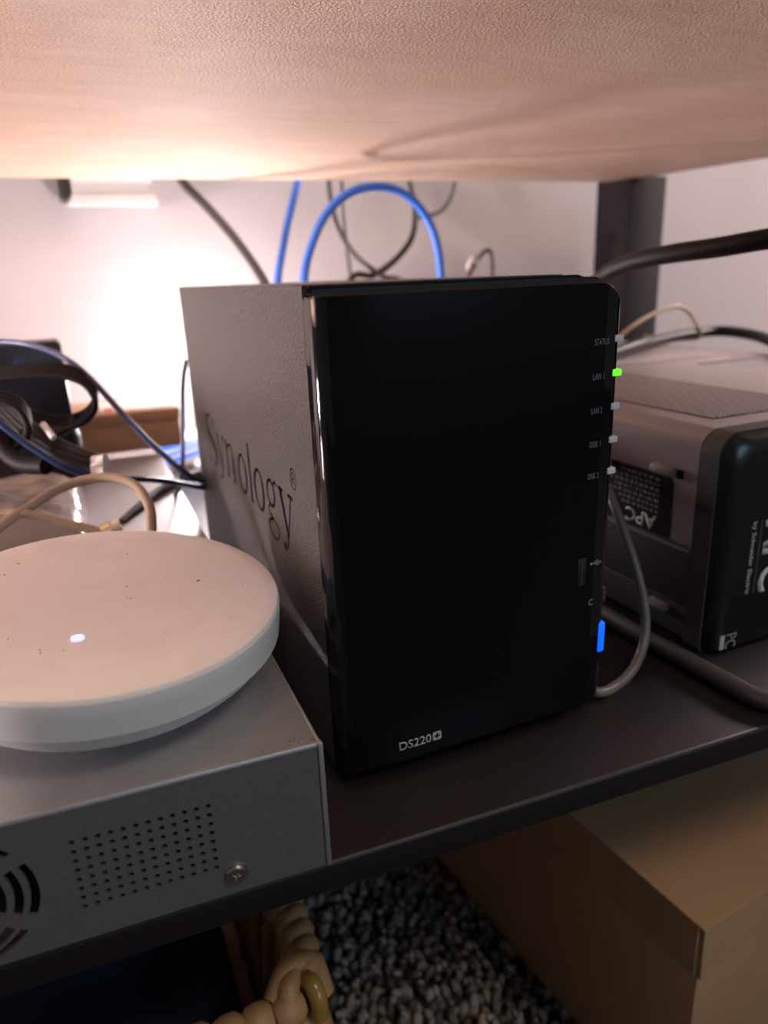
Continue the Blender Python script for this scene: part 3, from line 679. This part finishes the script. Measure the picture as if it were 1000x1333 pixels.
# white bracket under the desk at the wall
b0 = aty(88, 265, .53); b1 = aty(211, 262, .53)
br = empty('wall_bracket', ((b0.x + b1.x) / 2, .54, b0.z), 'white bracket on the wall under the left desk edge', 'bracket')
zb = b0.z + 0.001; zt = zb + 0.05
bm = bmesh.new()
A = [(b0.x, .575, zb), (b1.x, .575, zb), (b1.x - .002, .535, zb), (b0.x + .002, .535, zb)]
B = [(b0.x + .004, .575, zb + .007), (b1.x - .004, .575, zb + .007), (b1.x - .005, .537, zb + .007), (b0.x + .005, .537, zb + .007)]
va = [bm.verts.new(p) for p in A]; vb = [bm.verts.new(p) for p in B]
bm.faces.new(va[::-1]); bm.faces.new(vb)
for i in range(4): bm.faces.new((va[i], va[(i + 1) % 4], vb[(i + 1) % 4], vb[i]))
link('lower_lip', finish(bm, 'lower_lip'), m_white, br)
box('back_plate', (b0.x + .006, .542, zb + .007), (b1.x - .006, .575, zt), m_white, br, .001)
box('dark_end_block', (b0.x - .005, .545, zb + .004), (b0.x + .005, .575, zt), m_cord_dark, br, .0008)  # dark block at the left end of the bracket

# ------------------------------------------------------------------ clutter on the rack unit, far left
ZT = RH
# tan carton
ct = empty('flat_carton', (-0.02, 0.44, ZT), 'low tan cardboard carton standing at the back of the silver unit', 'carton')
cA = aty(238, 582, .388); cx1 = cA.x
box('carton_body', (cx1 - 0.15, 0.388, ZT + 0.0003), (cx1, 0.46, ZT + 0.022), m_card2, ct, 0.0008)
box('carton_lid', (cx1 - 0.151, 0.3868, ZT + 0.0222), (cx1 + 0.001, 0.461, ZT + 0.031), m_card2, ct, 0.0008)
box('paper_label', (cx1 - 0.056, 0.395, ZT + 0.0308), (cx1 - 0.006, 0.445, ZT + 0.0316), m_paper, ct)
box('red_mark', (cx1 - 0.054, 0.397, ZT + 0.0316), (cx1 - 0.047, 0.410, ZT + 0.0320), m_red_print, ct)
box('red_mark', (cx1 - 0.074, 0.396, ZT + 0.0308), (cx1 - 0.066, 0.412, ZT + 0.0320), m_red_print, ct)
# black router box behind the coil
rt = empty('black_device', (-0.13, 0.36, ZT), 'upright black device behind the coiled black cable', 'device')
dA = aty(79, 446, .345)
box('casing', (dA.x - 0.13, 0.345, ZT + 0.0003), (dA.x, 0.378, dA.z), m_device, rt, 0.002)
box('top_trim', (dA.x - 0.128, 0.346, dA.z - 0.0005), (dA.x - 0.002, 0.377, dA.z + 0.0012), m_cord_dark, rt, 0.0005)
for i in range(5): box('vent_slot', (dA.x - 0.03 - i * 0.018, 0.3443, dA.z - 0.022), (dA.x - 0.022 - i * 0.018, 0.346, dA.z - 0.008), m_cord_navy, rt, 0.0003)
# black power adapter, rounded
pa = empty('power_adapter', (-0.075, 0.31, ZT), 'rounded black power adapter inside the coiled cable', 'adapter')
pA = aty(100, 536, .30)
bm = bmesh.new(); bm_box(bm, (pA.x - 0.060, 0.29, ZT + 0.0003), (pA.x, 0.330, ZT + 0.044), 0.011, 4)
link('adapter_body', auto_smooth(finish(bm, 'adapter_body'), 60), m_cord_black, pa)
box('adapter_plug', (pA.x - 0.072, 0.302, ZT + 0.012), (pA.x - 0.058, 0.318, ZT + 0.028), m_cord_dark, pa, 0.002)

# coiled flat black cable: several strands side by side
coil = empty('coiled_cable', atd(60, 540, .40), 'coil of black flat cable in an open loop at the left', 'cable')
loop_px = [(-60, 500), (-20, 488), (25, 480), (70, 478), (105, 487), (122, 506), (123, 524), (108, 540), (80, 547), (50, 543), (25, 530), (0, 512), (-40, 500)]
for k in range(4):
    tube('strand', [atd(u, v + k * 4.6 - 3, .405 - 0.004 * k) for u, v in loop_px], 0.0016, m_flat, coil, 8)
loop2 = [(-40, 508), (0, 512), (22, 520), (34, 536), (36, 552), (28, 566), (10, 572), (-30, 560)]
for k in range(3): tube('strand', [atd(u, v + k * 6, .365 - .004 * k) for u, v in loop2], 0.0019, m_flat, coil, 8)
tube('strand', [atd(98, 540, .40), atd(92, 556, .395), atd(78, 565, .39), atd(66, 566, .385), atd(52, 560, .38)], 0.0015, m_flat, coil, 8)
tube('strand', [atd(-5, 560, .36), atd(10, 590, .355), atd(30, 604, .35), atd(60, 607, .345)], 0.0042, m_flat, coil, 10)
# black bundle, the bright light on its ends painted as white tips
bun = empty('cable_bundle', atd(90, 590, .36), 'thick black ribbon cable whose lit ends are painted white', 'cable')
for k in range(3):
    tube('strand', [atd(5, 520 + 9 * k, .385), atd(30, 545 + 9 * k, .378), atd(60, 567 + 9 * k, .370), atd(95, 585 + 8 * k, .360), atd(132, 598 + 7 * k, .352)], 0.0025, m_flat, bun, 10)
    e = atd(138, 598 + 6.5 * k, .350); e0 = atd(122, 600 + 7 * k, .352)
    tube('lit_white_end', [e0, e0 + (e - e0) * .6, e], 0.0026, m_white, bun, 10)
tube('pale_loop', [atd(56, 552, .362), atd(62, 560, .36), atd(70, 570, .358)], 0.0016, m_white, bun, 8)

tag(tube('blue_network_cable', [atd(-60, 448, .43), atd(0, 445, .425), atd(40, 449, .42), atd(80, 464, .41), atd(115, 490, .405), atd(150, 528, .40), atd(185, 566, .40), atd(215, 594, .405), atd(240, 614, .41), atd(265, 626, .425), atd(300, 620, .45), drop(atd(350, 640, .47))], 0.0017, m_cord_slate, n=10),
    'slate blue cord running from the top left down to the storage box', 'cord', 'cords at the left of the storage box')
tag(tube('dark_blue_cable', [atd(-50, 512, .33), atd(0, 551, .33), atd(35, 578, .335), atd(75, 603, .34), atd(110, 617, .35), atd(150, 623, .365), atd(190, 624, .38), atd(225, 628, .40), atd(262, 634, .425), atd(310, 640, .44)], 0.0016, m_cord_navy, n=10),
    'dark blue cord running low from the left edge over the plastic bag', 'cord', 'cords at the left of the storage box')
tag(tube('dark_blue_cable', [(0.030, 0.2335, 0.118), aty(250, 470, .262), aty(241, 478, .258), aty(238, 510, .255), aty(238, 560, .252), aty(237, 615, .250), aty(230, 643, .245), aty(216, 658, .24), aty(200, 664, .235), aty(190, 664, .232)], 0.0013, m_cord_navy, n=10),
    'thin dark blue cord hanging along the back edge of the storage box', 'cord', 'cords at the left of the storage box')
tag(tube('dark_cable', [drop(aty(340, 640, .31)), aty(300, 612, .29), aty(262, 618, .285), aty(232, 627, .27), aty(205, 643, .25), aty(180, 664, .225), aty(158, 684, .205)], 0.0036, m_cord_black, n=12),
    'dark grey cord from behind the storage box to the cream connector', 'cord', 'cords at the left of the storage box')
# white carton with blue printed stripes, on the shelf behind the storage box
sA = aty(212, 612, .50)
sc_ = empty('striped_carton', (sA.x + 0.035, 0.53, 0.0), 'white carton with slanted blue stripes behind the storage box', 'carton')
sT = aty(240, 572, .50).z
box('carton_body', (sA.x, 0.503, 0.0005), (sA.x + 0.075, 0.545, sT), m_paper, sc_, 0.0008)
for k_ in range(4):
    z0 = sT - 0.0245 + k_ * 0.0072
    prism('printed_stripe', [(sA.x + 0.001, z0), (sA.x + 0.070, z0 + 0.016), (sA.x + 0.070, min(z0 + 0.0205, sT + 0.02)), (sA.x + 0.001, z0 + 0.0042)], lambda u, v, w_: (u, 0.503 - w_, min(v, sT - 0.0006)), -0.0002, 0.0004, m_cord_blue, sc_)

# beige braided cord: loop plus end with a brass collar
def braided(name, pts, r, parent):
    bm = bmesh.new(); path = catmull(pts, 14); bm_tube(bm, path, r, 16)
    me = bpy.data.meshes.new(name); bm.to_mesh(me); bm.free()
    at_ = me.attributes.new('braid', 'FLOAT_VECTOR', 'POINT'); s = 0.0; vals = []
    for i, p in enumerate(path):
        if i: s += (p - path[i - 1]).length
        for k_ in range(16): vals += [s, abs(k_ / 16 * 2 - 1) * 0.5 * 2, 0]
    at_.data.foreach_set('vector', vals)
    for p in me.polygons: p.use_smooth = True
    return link(name, me, m_braid, parent)
bd = empty('braided_cable', (-0.06, 0.12, ZT), 'beige braided cord looping up behind the white disc', 'cord')
braided('cord_loop', [atd(-60, 745, .285), atd(-5, 690, .30), atd(35, 662, .31), atd(75, 637, .32), atd(115, 624, .325), atd(150, 622, .325), atd(178, 634, .32), atd(194, 658, .312), atd(197, 690, .303), atd(194, 720, .297)], 0.0022, bd)
braided('cord_end', [atd(-60, 655, .305), atd(0, 663, .307), atd(40, 670, .308), atd(90, 682, .308), atd(134, 693, .308)], 0.0019, bd)
tube('brass_collar', [atd(134, 692, .3085), atd(146, 687, .309)], 0.0030, m_brass, bd, 16, spline=False)
tube('cream_plug', [atd(141, 690, .3085), atd(150, 685, .309), atd(157, 682, .3095)], 0.0026, m_connector, bd, 14, spline=False)
# cord tail added under the disc as a support for its raised back
tube('added_cord_tail', [atd(194, 720, .297), (-0.05, 0.088, 0.0560), (-0.075, 0.075, 0.0500), (-0.092, 0.060, 0.0500)], 0.0022, m_braid, bd)

# clear plastic bag with a packaged part
bag = empty('plastic_bag', (-0.10, 0.19, ZT), 'crumpled clear plastic bag lying left behind the white disc', 'bag')
def crumple(name, cx, cy, cz, sx, sy, sz, mat, parent, seed, amp, n=26):
    rnd = random.Random(seed); ph = [(rnd.uniform(20, 160), rnd.uniform(0, 6), rnd.uniform(0, 6)) for _ in range(7)]
    bm = bmesh.new(); T, Bt = [], []
    for j in range(n + 1):
        rt_, rb_ = [], []
        for i in range(n + 1):
            u, v = i / n * 2 - 1, j / n * 2 - 1
            e = max(0, (1 - abs(u) ** 4)) ** .5 * max(0, (1 - abs(v) ** 4)) ** .5
            d_ = sum(math.sin(f * (u * math.cos(a) + v * math.sin(a)) * .06 * 2 + b) for f, a, b in ph) / 7 * amp
            x, y = cx + u * sx, cy + v * sy
            rt_.append(bm.verts.new((x, y, cz + sz * (0.06 + 0.94 * e) + d_ * e))); rb_.append(bm.verts.new((x, y, cz)))
        T.append(rt_); Bt.append(rb_)
    for j in range(n):
        for i in range(n):
            bm.faces.new((T[j][i], T[j][i + 1], T[j + 1][i + 1], T[j + 1][i])); bm.faces.new((Bt[j][i], Bt[j + 1][i], Bt[j + 1][i + 1], Bt[j][i + 1]))
    for i in range(n):
        bm.faces.new((T[0][i], Bt[0][i], Bt[0][i + 1], T[0][i + 1])); bm.faces.new((T[n][i], T[n][i + 1], Bt[n][i + 1], Bt[n][i]))
        bm.faces.new((T[i][0], T[i + 1][0], Bt[i + 1][0], Bt[i][0])); bm.faces.new((T[i][n], Bt[i][n], Bt[i + 1][n], T[i + 1][n]))
    me = finish(bm, name)
    for p in me.polygons: p.use_smooth = True
    return link(name, me, mat, parent)
bagA = atz(118, 660, ZT + 0.008)
crumple('film', bagA.x - 0.062, 0.222, ZT + 0.0004, 0.060, 0.062, 0.023, m_bag, bag, 4, 0.009)
box('packaged_part', (bagA.x - 0.112, 0.185, ZT + 0.0008), (bagA.x - 0.022, 0.262, ZT + 0.0155), m_bag_in, bag, 0.002)

# ------------------------------------------------------------------ below the shelf
# lidded carton
CR = Matrix.Translation((0.1502, -0.0277, FLOOR)) @ Matrix.Rotation(math.radians(5.0), 4, 'Z')
bx = empty('storage_carton', (0.30, 0.12, FLOOR), 'brown lidded cardboard carton on the carpet under the shelf', 'carton')
CH = -0.1085 - FLOOR
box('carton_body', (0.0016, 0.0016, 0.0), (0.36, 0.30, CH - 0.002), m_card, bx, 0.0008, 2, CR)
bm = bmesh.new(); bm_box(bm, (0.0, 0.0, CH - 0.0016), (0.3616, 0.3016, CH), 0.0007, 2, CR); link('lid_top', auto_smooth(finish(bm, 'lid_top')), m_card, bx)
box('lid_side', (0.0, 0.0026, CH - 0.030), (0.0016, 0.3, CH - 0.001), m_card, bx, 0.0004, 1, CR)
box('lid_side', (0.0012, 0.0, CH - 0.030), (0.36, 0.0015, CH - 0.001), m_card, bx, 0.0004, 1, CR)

# woven basket
bk = empty('woven_basket', (-0.15, 0.15, FLOOR), 'woven basket with a thick twisted rope rim under the shelf', 'basket')
BX1, BY0, BZ = -0.0135, 0.014, -0.105
def rope(name, path_pts, R, r, strands, pitch, mat, parent, ph0=0):
    path = catmull(path_pts, 20)
    for s_ in range(strands):
        bm = bmesh.new(); pts = []; L_ = 0
        for i, p in enumerate(path):
            if i: L_ += (p - path[i - 1]).length
            t = (path[min(i + 1, len(path) - 1)] - path[max(i - 1, 0)]).normalized()
            a = Vector((0, 0, 1)); a = (a - t * a.dot(t)).normalized(); b = t.cross(a); q = ph0 + 2 * PI * (L_ / pitch + s_ / strands)
            pts.append(p + a * (R * math.cos(q)) + b * (R * math.sin(q)))
        bm_tube(bm, pts, r, 10); me = finish(bm, name); auto_smooth(me, 60); link(name, me, mat, parent)
rope('rim_strand', [(BX1 + 0.004, 0.26, BZ), (BX1 + 0.003, 0.12, BZ), (BX1 + 0.002, 0.06, BZ), (BX1, 0.022, BZ)], 0.0040, 0.0048, 2, 0.0175, m_straw, bk)
# wrapped front rim: rounded wraps side by side
wrap = lathe_mesh('wrap', [(0, -0.0062), (0.0045, -0.0062), (0.0066, -0.004), (0.0072, 0), (0.0066, 0.004), (0.0045, 0.0062), (0, 0.0062)], 18); wrap.materials.append(m_straw)
for i in range(22):
    o = bpy.data.objects.new('rim_wrap', wrap); COL.objects.link(o); o.parent = bk; o.matrix_parent_inverse = bk.matrix_world.inverted()
    o.location = (BX1 - 0.011 - i * 0.0118, BY0 + 0.0008 * (i % 2), BZ - 0.001 - 0.001 * math.sin(i * 1.7)); o.rotation_euler = (0.1 * math.sin(i * 2.1), PI / 2 + 0.12 * math.sin(i), 0.18)
# corner knot
tube('corner_strand', [(BX1 - 0.016, BY0 + 0.004, BZ + 0.001), (BX1 - 0.008, BY0 + 0.010, BZ + 0.007), (BX1 + 0.003, BY0 + 0.012, BZ + 0.003), (BX1 + 0.006, BY0 + 0.008, BZ - 0.010)], 0.0044, m_straw, bk)
tube('corner_strand', [(BX1 - 0.011, BY0 - 0.004, BZ - 0.008), (BX1 - 0.010, BY0 + 0.002, BZ + 0.005), (BX1 - 0.004, BY0 + 0.011, BZ + 0.004), (BX1 + 0.004, BY0 + 0.018, BZ - 0.004)], 0.0044, m_straw, bk)
tube('varnished_strand', [(BX1 - 0.002, BY0 + 0.006, BZ + 0.004), (BX1 - 0.0005, BY0 + 0.001, BZ + 0.006), (BX1 + 0.0005, BY0 - 0.003, BZ + 0.002), (BX1 + 0.0005, BY0 - 0.004, BZ - 0.006)], 0.0036, m_olive, bk)
# walls: stacked wavy rows
def wall_row(p0, p1, z, ph):
    d_ = Vector(p1) - Vector(p0); n_ = Vector((-d_.y, d_.x, 0)).normalized(); m_ = 26; pts = []
    for i in range(m_ + 1): pts.append(Vector((p0[0], p0[1], z)) + Vector((d_.x, d_.y, 0)) * (i / m_) + n_ * 0.0022 * math.sin(i * PI / 2 * 1.0 + ph))
    return pts
for r_ in range(11):
    z = BZ - 0.013 - r_ * 0.0122
    tube('weave_row', wall_row((BX1, BY0), (BX1 + 0.003, 0.26), z, r_ * PI), 0.0062, m_straw, bk, 8, 3)
    tube('weave_row', wall_row((BX1 - 0.25, BY0), (BX1, BY0), z, r_ * PI), 0.0062, m_straw, bk, 8, 3)
    tube('weave_row', wall_row((BX1 - 0.25, BY0), (BX1 - 0.25, 0.26), z, r_ * PI), 0.0062, m_straw, bk, 6, 2)
box('basket_bottom', (BX1 - 0.25, BY0, FLOOR), (BX1, 0.26, FLOOR + 0.005), m_straw, bk)
for i in range(6):
    y = BY0 + 0.02 + i * 0.022
    tube('inner_stake', [(BX1 - 0.009 + 0.001 * (i % 2), y, BZ - 0.002), (BX1 - 0.0095, y + 0.004, BZ - 0.04), (BX1 - 0.010, y + 0.002, BZ - 0.09)], 0.0030, m_straw, bk, 8, 6)
cl = crumple('folded_cloth', BX1 - 0.131, 0.138, BZ - 0.10, 0.112, 0.112, 0.060, m_cloth, None, 9, 0.020, 30)
tag(cl, 'dark navy cloth heaped inside the woven basket', 'cloth')
